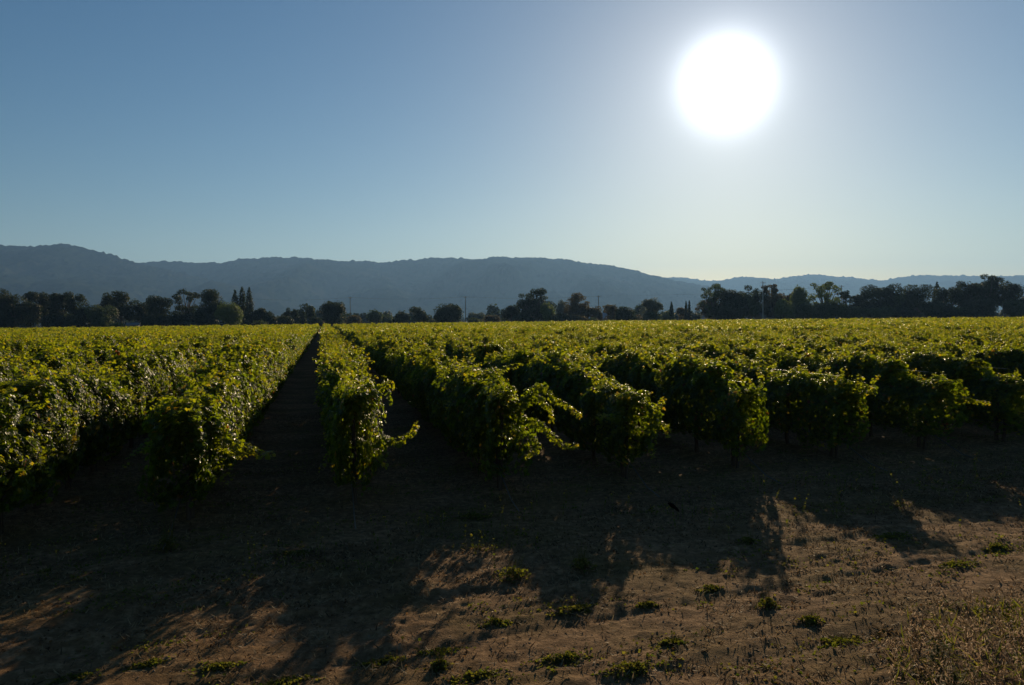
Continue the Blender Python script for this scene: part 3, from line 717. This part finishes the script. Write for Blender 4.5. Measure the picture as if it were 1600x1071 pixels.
hills('hills', [(500, 480), (700, 462), (900, 445), (1000, 438), (1050, 433), (1075, 435), (1100, 439), (1130, 438), (1150, 434), (1170, 432), (1190, 436), (1210, 437), (1240, 432),
       (1270, 428), (1300, 432), (1330, 433), (1360, 437), (1380, 439), (1400, 434), (1430, 431), (1460, 431), (1500, 431), (1540, 433), (1600, 435), (1800, 430), (2200, 425)],
      6800, 1900, 'pale farthest ridge low on the right horizon', 23, 1200)

# ------------------------------------------------------------------ utility poles and wires
M_pole = solid('pole_wood', (.09, .07, .055), (.16, .13, .10), 6, .9, .3, stretch=(1, 1, .1))
M_palepole = solid('pale_pole', (.30, .28, .25), (.40, .38, .34), 6, .8, .1)
def pole(px, top, D, m, label, arms=1):
    x, y, h = apt(px, top, D); e = empty('utility_pole', (x, y, 0)); tag(e, label, 'utility pole', 'utility poles beyond the field')
    mb = MB(); mb.tube([(0, 0, -.5), (0, 0, h)], [.19, .12], 10); mb.obj('pole', m, e, smooth=True)
    for i in range(arms):
        mb = MB(); z = h - .5 - i * 1.2; mb.box((-.85, -.2, z - .05), (.85, -.07, z + .05)); a = mb.obj('crossarm', m, e)
        for s in (-.78, -.35, .35, .78):
            mb = MB(); mb.tube([(s, -.135, z + .06), (s, -.135, z + .2), (s, -.135, z + .27)], [.05, .07, .03], 6); mb.obj('insulator', M_palepole, a)
    return (x, y, h)
p1 = pole(547, 464, 335, M_pole, 'thin dark utility pole just right of the aisle end oak')
p2 = pole(727, 463, 330, M_pole, 'dark utility pole right of the wide flat oak')
p3 = pole(935, 462, 326, M_pole, 'dark utility pole behind the small brown tree')
p4 = pole(1192, 440, 255, M_palepole, 'tall pale utility pole in front of the brown trees', 2)
p5 = pole(1315, 446, 320, M_pole, 'thin pole poking up behind the see-through crown')
p6 = pole(386, 466, 338, M_pole, 'utility pole standing behind the three close conifers')
def power(a, b_, label):
    e = MB(); 
    for s in (-.78, -.35, .35, .78):
        t = np.linspace(0, 1, 18)
        P = np.stack([a[0] + (b_[0] - a[0]) * t + s, a[1] + (b_[1] - a[1]) * t - .13, a[2] + (b_[2] - a[2]) * t - .24 - 4 * .9 * t * (1 - t)], -1)
        e.tube(P, .008, 4, 0, False)
    tag(e.obj('power_line', M_hose), label, 'power line', 'power lines between the poles')
power(p6, p1, 'faint power line spanning from the conifers to the aisle end pole')
power(p1, p2, 'faint power line between the aisle end pole and the middle pole')
power(p2, p3, 'faint power line above the tall spreading oak')
power(p3, p5, 'faint power line running right above the lone two lobed tree')

# ------------------------------------------------------------------ farm buildings among the trees
M_wall = solid('grey_boards', (.20, .20, .19), (.27, .26, .25), 2, .9, .2, stretch=(4, 4, .3))
M_white = solid('pale_painted_boards', (.45, .46, .46), (.55, .56, .55), 2, .8, .1)
M_roof = solid('weathered_roof', (.12, .12, .12), (.19, .18, .175), 3, .85, .2)
M_roofp = solid('pale_metal_roof', (.4, .42, .43), (.5, .51, .52), 2, .5, .05)
M_glass = solid('dark_glass', (.02, .025, .03), (.03, .035, .04), 1, .1, 0, .8)
def house(px, D, w, dp, hw, hr, mw, mr, label, name='farmhouse', cat='house', rz=0.1, nwin=3, door=True):
    x, y, _ = apt(px, 495, D); e = empty(name, (x, y, 0), rz); tag(e, label, cat)
    mb = MB(); mb.box((-w / 2, -dp / 2, -.2), (w / 2, dp / 2, hw))
    for s in (-1, 1):
        mb.add([(s * w / 2, -dp / 2, hw), (s * w / 2, dp / 2, hw), (s * w / 2, 0, hr - .05)], [(0, 1, 2) if s > 0 else (0, 2, 1)])
    mb.obj('wall', mw, e)
    mb = MB(); o_ = .45; th = .14; ze = hw - o_ * (hr - hw) / (dp / 2)
    for s in (-1, 1):
        y0 = s * (dp / 2 + o_)
        v = [(-w/2-o_, y0, ze), (w/2+o_, y0, ze), (w/2+o_, 0, hr), (-w/2-o_, 0, hr)]; v += [(a, b2, c + th) for a, b2, c in v]
        mb.add(v, [(0,3,2,1),(4,5,6,7),(0,1,5,4),(1,2,6,5),(2,3,7,6),(3,0,4,7)])
    mb.obj('roof', mr, e)
    xs = np.linspace(-w / 2, w / 2, nwin + (2 if door else 1) + 1)[1:-1]
    for i, xx in enumerate(xs):
        if door and i == len(xs) // 2:
            mb = MB(); mb.box((xx - .5, -dp/2 - .06, 0), (xx + .5, -dp/2 + .02, 2.1)); d_ = mb.obj('door', M_roof, e)
            mb = MB(); mb.tube([(xx + .38, -dp/2 - .12, 1.0), (xx + .38, -dp/2 - .055, 1.0)], .03, 6); mb.obj('handle', M_wire, d_); continue
        mb = MB(); z0, z1, a, b2 = 1.0, 2.1, xx - .5, xx + .5; yy = -dp / 2
        mb.box((a - .08, yy - .07, z0 - .08), (b2 + .08, yy + .01, z0)); mb.box((a - .08, yy - .07, z1), (b2 + .08, yy + .01, z1 + .08))
        mb.box((a - .08, yy - .07, z0), (a, yy + .01, z1)); mb.box((b2, yy - .07, z0), (b2 + .08, yy + .01, z1)); wn = mb.obj('window', M_white, e)
        mb = MB(); mb.box((a, yy - .03, z0), (b2, yy - .004, z1)); mb.obj('pane', M_glass, wn)
    return e
house(1206, 263, 9, 6, 2.8, 4.2, M_wall, M_roof, 'grey farmhouse under the brown tree right of the pale pole')
house(937, 300, 7, 5, 3.2, 5.0, M_white, M_roofp, 'small pale shed between the brown trees near mid picture', 'shed', 'shed', -.2, 1)
house(208, 300, 4, 4, 2.4, 3.2, M_wall, M_roof, 'grey shed seen through the gap under the ragged oak', 'shed', 'shed', .3, 1)
house(1094, 360, 7, 6, 3.0, 4.4, M_white, M_roof, 'pale cottage low behind the drooping tree', 'cottage', 'house', .1, 2)

# ------------------------------------------------------------------ ground cover
def blade(): return np.array([(-.06, 0, 0), (.06, 0, 0), (.045, .5, .03), (-.045, .5, .03), (0, 1, .14)], float), np.array([(0, 1, 2), (0, 2, 3), (3, 2, 4)])
BV, BF = blade()
DRY_D = [(0, (.05, .030, .015)), (.5, (.15, .10, .05)), (1, (.34, .25, .13))]
M_dry = leafmat('dry_grass', DRY_D, DRY_D, .7, .2, .35)
GRN_D = [(0, (.040, .050, .014)), (.6, (.095, .095, .026)), (1, (.20, .15, .055))]
M_weed = leafmat('weed_leaf', GRN_D, [(0, (.10, .15, .010)), (1, (.30, .27, .03))], .7, .12, .5)
M_flower = solid('yellow_petals', (.5, .32, .02), (.6, .40, .03), 8, .7, 0)
M_oat = leafmat('oat_husk', [(0, (.12, .075, .04)), (1, (.34, .25, .17))], [(0, (.25, .15, .08)), (1, (.6, .46, .32))], .5, .3, .5)
r = np.random.default_rng(11)
def gh(x, y): return ground_h(x, y)
def scatter(n, x0, x1, y0, y1, dens):
    x = r.uniform(x0, x1, n); y = r.uniform(y0, y1, n); k = r.random(n) < dens(x, y); return x[k], y[k]
def vcoord(x, y): return x * RN[0] + y * RN[1]
def dens_dry(x, y):
    v = vcoord(x, y); patch = np.clip((fbm(x * .9, y * .9, 31, 3) - .47) * 7, 0, 1)
    band = .55 + 1.0 * np.exp(-((v - 9.9) / .8) ** 2) + .03 * (v > 11.3) + .9 * np.exp(-((v - 3.4) / 1.5) ** 2) + .12 * np.exp(-((v - 6.3) / .3) ** 2)
    return band * (.28 + patch) * (.25 + 1.5 * np.clip((fbm(x * 6, y * 6, 33, 2) - .42) * 5, 0, 1))
x, y = scatter(620000, -14, 22, 4.5, 26, dens_dry); n = len(x); print('DRY', n)
lay = r.random(n) < .6
P = np.stack([x, y, gh(x, y) + .003], -1); a = r.random(n) * 6.283
T = np.stack([np.cos(a), np.sin(a), np.where(lay, r.uniform(.0, .3, n), r.uniform(.8, 2.5, n))], -1)
mb = MB(); mb.batch(P, np.stack([-np.cos(a) * .3 + r.normal(0, .4, n), -np.sin(a) * .3 + r.normal(0, .4, n), np.ones(n)], -1), T, r.uniform(.02, .085, n), BV * np.array([1.5, 1, 1]), BF)
tag(mb.obj('dry_grass', M_dry), 'short dry straw and dead grass scattered over the dirt', 'grass', kind='stuff')
def dens_lit(x, y):
    v = vcoord(x, y); return np.clip((fbm(x * 1.7 + 9, y * 2.3, 71, 4) - .50) * 6, 0, 1) * (.25 + .75 * np.exp(-((v - 9.8) / 1.2) ** 2) + .75 * np.exp(-((v - 3.6) / 1.6) ** 2)) * (v < 12.5)
x, y = scatter(200000, -12, 18, 4.5, 22, dens_lit); n = len(x)
P = np.stack([x, y, gh(x, y) + .004 + r.random(n) * .02], -1)
mb = MB(); mb.batch(P, r.normal(0, .7, (n, 3)) + np.array([0, 0, 1]), r.normal(0, 1, (n, 3)), r.uniform(.010, .034, n), QV, QF)
M_litter = leafmat('dead_leaves', [(0, (.04, .022, .012)), (.6, (.11, .062, .030)), (1, (.22, .13, .06))], [(0, (.06, .03, .012)), (1, (.24, .13, .05))], .8, .1, .35)
tag(mb.obj('leaf_litter', M_litter), 'brown crumbled dead leaves and litter lying in patches on the dirt', 'litter', kind='stuff')
# low green ground cover
def dens_green(x, y):
    v = vcoord(x, y); patch = np.clip((fbm((x * RT[0] + y * RT[1]) * 1.1 + 40, (x * RN[0] + y * RN[1]) * 2.6, 37, 4) - .53) * 6, 0, 1) * np.clip((fbm(x * 9, y * 9, 38, 2) - .35) * 4, 0, 1)
    return patch * (.6 + 1.2 * np.exp(-((v - 9.6) / 1.3) ** 2) + .25 * np.exp(-((v - 6.4) / .5) ** 2) + .3 * np.exp(-((v - 4.3) / 1.2) ** 2))
x, y = scatter(330000, -12, 18, 4.5, 22, dens_green); n = len(x)
P = np.stack([x, y, gh(x, y) + r.random(n) * .035], -1)
mb = MB(); mb.batch(P, r.normal(0, .6, (n, 3)) + np.array([0, 0, 1]), r.normal(0, 1, (n, 3)), r.uniform(.015, .042, n), QV, QF)
tag(mb.obj('ground_cover', M_weed), 'thin green weed cover creeping over the dirt in patches', 'weeds', kind='stuff')
# clods and pebbles
x, y = scatter(70000, -11, 17, 4.5, 18, lambda x, y: .15 + .85 * np.clip((fbm(x * 1.1, y * 1.1, 51, 2) - .4) * 4, 0, 1)); n = len(x)
ico = nz(np.array([(1, 0, 0), (-1, 0, 0), (0, 1, 0), (0, -1, 0), (0, 0, 1), (0, 0, -1)], float)) * np.array([1, .8, .6])
icf = np.array([(0, 2, 4), (2, 1, 4), (1, 3, 4), (3, 0, 4), (2, 0, 5), (1, 2, 5), (3, 1, 5), (0, 3, 5)])
mb = MB(); mb.batch(np.stack([x, y, gh(x, y) + .001], -1), r.normal(0, .3, (n, 3)) + np.array([0, 0, 1]), r.normal(0, 1, (n, 3)), .003 + .016 * r.random(n) ** 5, ico, icf)
M_clod = solid('dirt_clod', (.12, .08, .055), (.24, .17, .12), 9, .95, .3)
tag(mb.obj('dirt_clods', M_clod), 'small clods and crumbs of dirt lying on the road', 'clods', kind='stuff')

# weed clumps one can point to
def weed(px, py, wm, hm, label, m=M_weed, n=700, kind='mat', asp=.6, name='weed_clump'):
    x0, y0 = gpt(px, py); rr = np.random.default_rng(int(px + py * 3))
    e = empty(name, (x0, y0, float(gh(np.array(x0), np.array(y0))))); tag(e, label, 'weed', 'weed clumps on the dirt')
    a = rr.random(n) * 6.283; q = rr.random(n) ** .7 * (.35 + 1.1 * vnoise(np.cos(a) * 2.6 + px, np.sin(a) * 2.6, 3) * vnoise(np.cos(a) * 6 + px, np.sin(a) * 6, 5) * 1.6)
    lx = q * np.cos(a) * wm / 2; ly = q * np.sin(a) * wm / 2 * asp; hh = hm * (.75 if kind == 'tuft' else .5) * np.clip(1 - q ** 2, .12, 1) * (.3 + fbm(lx * 12, ly * 12, 3, 2))
    wx = lx * RT[0] - ly * RT[1]; wy = lx * RT[1] + ly * RT[0]
    zb = gh(x0 + wx, y0 + wy) - e.location.z
    mb = MB(); P = np.stack([wx, wy, zb + hh * rr.random(n) ** .7], -1)
    mb.batch(P, rr.normal(0, .6, (n, 3)) + np.array([0, 0, .8]), np.stack([np.cos(a), np.sin(a), rr.normal(.4, .4, n)], -1), rr.uniform(.018, .042, n), QV, QF)
    ks = n // 3; P3 = np.stack([rr.normal(0, wm * .33, ks), rr.normal(0, wm * .2, ks)], -1)
    P3 = np.column_stack([P3, gh(x0 + P3[:, 0], y0 + P3[:, 1]) - e.location.z + .004]); a3 = rr.random(ks) * 6.283
    mb.batch(P3, rr.normal(0, .4, (ks, 3)) + np.array([0, 0, 1]), np.stack([np.cos(a3), np.sin(a3), rr.uniform(0, .9, ks)], -1), rr.uniform(.03, .09, ks), BV * np.array([1.5, 1, 1]), BF, 1)
    mb.obj('leaves', [m, M_dry], e)
    k = 26; st = MB()
    for i in range(k):
        j = rr.integers(n); up = kind == 'tuft'
        b0 = np.array([wx[j] * .3, wy[j] * .3, zb[j]]); L = hm * rr.uniform(.8, 1.8) if up else hm * .9
        b1 = b0 + np.array([wx[j] * .5, wy[j] * .5, L])
        st.tube([b0, (b0 + b1) / 2 + rr.normal(0, .01, 3), b1], [.0022, .0018, .001], 3, 0, False)
    st.obj('stems', M_weed, e)
    return e
WD = [(900, 947, .62, .07, 'green weed mat on the sunlit dirt below the vine shadows'), (880, 1025, .55, .06, 'low weed mat near the bottom middle'),
 (1010, 940, .35, .06, 'small green mat right of the largest middle weed mat'), (1200, 942, .30, .12, 'bushy dark weed tuft alone in the lit dirt'),
 (1270, 968, .32, .09, 'dark weed clump just right below the lone tuft'), (1050, 1000, .34, .08, 'dark green weed between the tuft and the bottom mats'),
 (990, 1042, .75, .07, 'wide green weed mat at the bottom right of centre'), (1315, 996, .6, .07, 'green weed mat left of the dry oat grass'),
 (1395, 833, .8, .05, 'thin green mat far right beside the vine shadow tip'), (1495, 876, .6, .05, 'flat green mat on the road at the right'),
 (1560, 850, .6, .06, 'weed mat on the right just below the row ends'), (445, 1058, .6, .08, 'bright weed clump at the bottom edge left of centre'),
 (345, 1035, .6, .05, 'thin green mat left of the bright bottom clump'), (230, 1030, .45, .05, 'small green mat at the lower left'),
 (115, 1050, .5, .05, 'weed mat in the lower left corner'), (595, 1026, .55, .06, 'green mat near the bottom between two shadows'),
 (680, 1012, .5, .06, 'flat mat on the road left of the bottom middle'), (686, 1038, .25, .09, 'small dark clump at the bottom left of middle'),
 (745, 1053, .55, .05, 'thin mat at the bottom edge near the middle'), (740, 809, .55, .10, 'bright green weed patch lit in the aisle between row ends'),
 (460, 864, .6, .05, 'thin lit weed strip in the shaded left headland'), (775, 968, .35, .07, 'dark mat at the tip of the middle vine shadow'),
 (1110, 915, .5, .05, 'thin green mat among dry straw right of centre'), (1170, 845, .4, .10, 'grassy weed tuft inside the vine shadow at right'),
 (800, 900, .6, .16, 'tall weedy tuft on the shadow edge near the middle'), (910, 885, .4, .18, 'upright yellow dotted weed at the shadow edge'),
 (262, 860, .4, .3, 'dim tall weed beside the left end post'), (1380, 985, .45, .05, 'reddish dry weed patch left of the oats')]
for q in WD:
    big = q[3] > .085
    weed(*q, m=M_dry if 'reddish' in q[4] else M_weed, n=330 if q[2] > .5 else 200, kind='tuft' if big else 'mat', asp=.75 if big else .5)

# thin upright stalks with yellow flower heads near the row ends
def stalks(xs, ys, hlo, hhi, flower=.5):
    mb = MB()
    for x0, y0 in zip(xs, ys):
        z0 = float(gh(np.array(x0), np.array(y0))); h = r.uniform(hlo, hhi); dx, dy = r.normal(0, .15, 2) * h
        p = [(x0, y0, z0), (x0 + dx * .3, y0 + dy * .3, z0 + h * .5), (x0 + dx, y0 + dy, z0 + h)]
        mb.tube(p, [.0022, .0018, .001], 3, 0, False)
        k = 9; f = r.random(k); P = np.array([np.interp(f, [0, .5, 1], [q[i] for q in p]) for i in range(3)]).T
        mb.batch(P, r.normal(0, .6, (k, 3)) + np.array([0, 0, .6]), r.normal(0, 1, (k, 3)), r.uniform(.015, .04, k), QV, QF, 0)
        if r.random() < flower:
            mb.batch(np.array([p[-1]]) + r.normal(0, .015, (3, 3)), r.normal(0, 1, (3, 3)), r.normal(0, 1, (3, 3)), np.full(3, .018), QV, QF, 1)
    return mb
u = r.uniform(-9, 18, 420); v = r.normal(10.2, .8, 420); P2 = u[:, None] * RT + v[:, None] * RN
k = fbm(P2[:, 0] * .8, P2[:, 1] * .8, 61, 2) > .5
tag(stalks(P2[k, 0], P2[k, 1], .12, .42).obj('wild_flowers', [M_weed, M_flower]), 'thin green stalks with tiny yellow flowers along the row ends', 'wild flowers', kind='stuff')

# tall dry oat grass in the lower right corner
n = 330; px = r.uniform(1395, 1680, n) ; py = r.uniform(955, 1160, n)
keep = (px - 1395) * .45 + (py - 955) > 40; px, py = px[keep], py[keep]
st, n2 = MB(), len(px)
for i in range(n2):
    x0, y0 = gpt(px[i], py[i]); z0 = float(gh(np.array(x0), np.array(y0))); h = r.uniform(.22, .48)
    a = r.normal(2.6, .9); lean = r.uniform(.1, .45) * h
    p = np.array([(x0 + math.cos(a) * lean * f * f, y0 + math.sin(a) * lean * f * f, z0 + h * (f - .12 * f ** 3)) for f in (0, .3, .6, .85, 1)])
    st.tube(p, [.002, .0018, .0014, .001, .0007], 3, 0, False)
    k = r.integers(9, 17); f = r.uniform(.55, 1, k); q = np.stack([np.interp(f, (0, .3, .6, .85, 1), p[:, j]) for j in range(3)], -1)
    off = r.normal(0, .022, (k, 3)); off[:, 2] -= .012
    OV = np.array([(0, -.6, 0), (.16, 0, .06), (0, .65, 0), (-.16, 0, .06)], float)
    st.batch(q + off, r.normal(0, 1, (k, 3)), off + np.array([0, 0, -.02]), r.uniform(.018, .03, k), OV, QF, 1)
    k = 5; f = r.uniform(0, .5, k); q = np.stack([np.interp(f, (0, .3, .6, .85, 1), p[:, j]) for j in range(3)], -1)
    st.batch(q, r.normal(0, 1, (k, 3)), r.normal(0, .6, (k, 3)) + np.array([0, 0, .7]), r.uniform(.06, .2, k), BV * np.array([.7, 1, 1.5]), BF, 2 if r.random() < .55 else 0)
tag(st.obj('oat_grass', [M_dry, M_oat, M_weed]), 'tall dry wild oats with pale husks in the lower right corner', 'grass', kind='stuff')
def leafy_stalk(px, py, h, label):
    x0, y0 = gpt(px, py); z0 = float(gh(np.array(x0), np.array(y0))); e = empty('green_weed', (x0, y0, z0)); tag(e, label, 'weed')
    rr = np.random.default_rng(int(px)); s_ = MB(); l_ = MB()
    for i in range(7):
        dx, dy = rr.normal(0, .07, 2); hh = h * rr.uniform(.6, 1)
        p = np.array([(0, 0, 0), (dx * .4, dy * .4, hh * .5), (dx, dy, hh)]); s_.tube(p, [.004, .003, .0015], 5, 0, False)
        k = 34; f = rr.random(k); P = np.array([np.interp(f, [0, .5, 1], p[:, j]) for j in range(3)]).T; a = rr.random(k) * 6.283
        l_.batch(P, np.stack([np.cos(a) * .4, np.sin(a) * .4, np.ones(k)], -1), np.stack([np.cos(a), np.sin(a), np.full(k, .6)], -1), rr.uniform(.04, .09, k), BV * np.array([2.2, 1, 1]), BF)
    s_.obj('stems', M_weed, e); l_.obj('leaves', M_weed, e)
leafy_stalk(1465, 1062, .34, 'bright green leafy weed standing among the dry oats')
leafy_stalk(1490, 1105, .34, 'green weed at the bottom edge among the dry oats')
x0, y0 = gpt(1580, 965); mbf = stalks(x0 + r.normal(0, .22, 42), y0 + r.normal(0, .14, 42), .08, .22, 1.0)
tag(mbf.obj('flower_patch', [M_weed, M_flower]), 'patch of small yellow flowers at the right edge above the oats', 'wild flowers')

# small dark insect flying close by
def insect():
    x, y, z = apt(1052, 793, 1.15); e = empty('flying_insect', (x, y, z)); e.rotation_euler = (0, R(38), R(8))
    tag(e, 'tiny black insect in flight above the shaded dirt', 'insect')
    t = np.linspace(0, 1, 9); rad = np.array([.0004, .0018, .0028, .0033, .0028, .0020, .0024, .0020, .0005])
    mb = MB(); mb.tube(np.stack([-.011 + .022 * t, 0 * t, .0012 * np.sin(t * 3)], -1), rad, 8)
    mk = solid('black_chitin', (.004, .004, .004), (.008, .007, .007), 200, 1, 0, 0); mb.obj('body', mk, e, smooth=True)
    for s in (-1, 1):
        mb = MB(); v = [(.002, 0, .002), (-.001, s * .004, .0032), (-.010, s * .0055, .003), (-.0135, s * .003, .0026), (-.006, s * .0008, .0026)]
        mb.add(v, [(0, 1, 2), (0, 2, 3), (0, 3, 4)]); mb.obj('wing', mk, e)
insect()

# ------------------------------------------------------------------ haze: the air between the camera and the hills
mb = MB(); mb.box((-9500, -60, -8), (9500, 9500, 640))
hz = mb.obj('haze', None); hz.data.materials.clear()
m, t, o = mat('haze_air'); pv = N(t, 'ShaderNodeVolumePrincipled')
pv.inputs['Color'].default_value = (.27, .53, 1.0, 1); pv.inputs['Density'].default_value = .000098; pv.inputs['Anisotropy'].default_value = .35
t.links.new(pv.outputs[0], o.inputs['Volume']); hz.data.materials.append(m)
tag(hz, 'pale blue haze in the air over the valley', 'haze', kind='stuff')
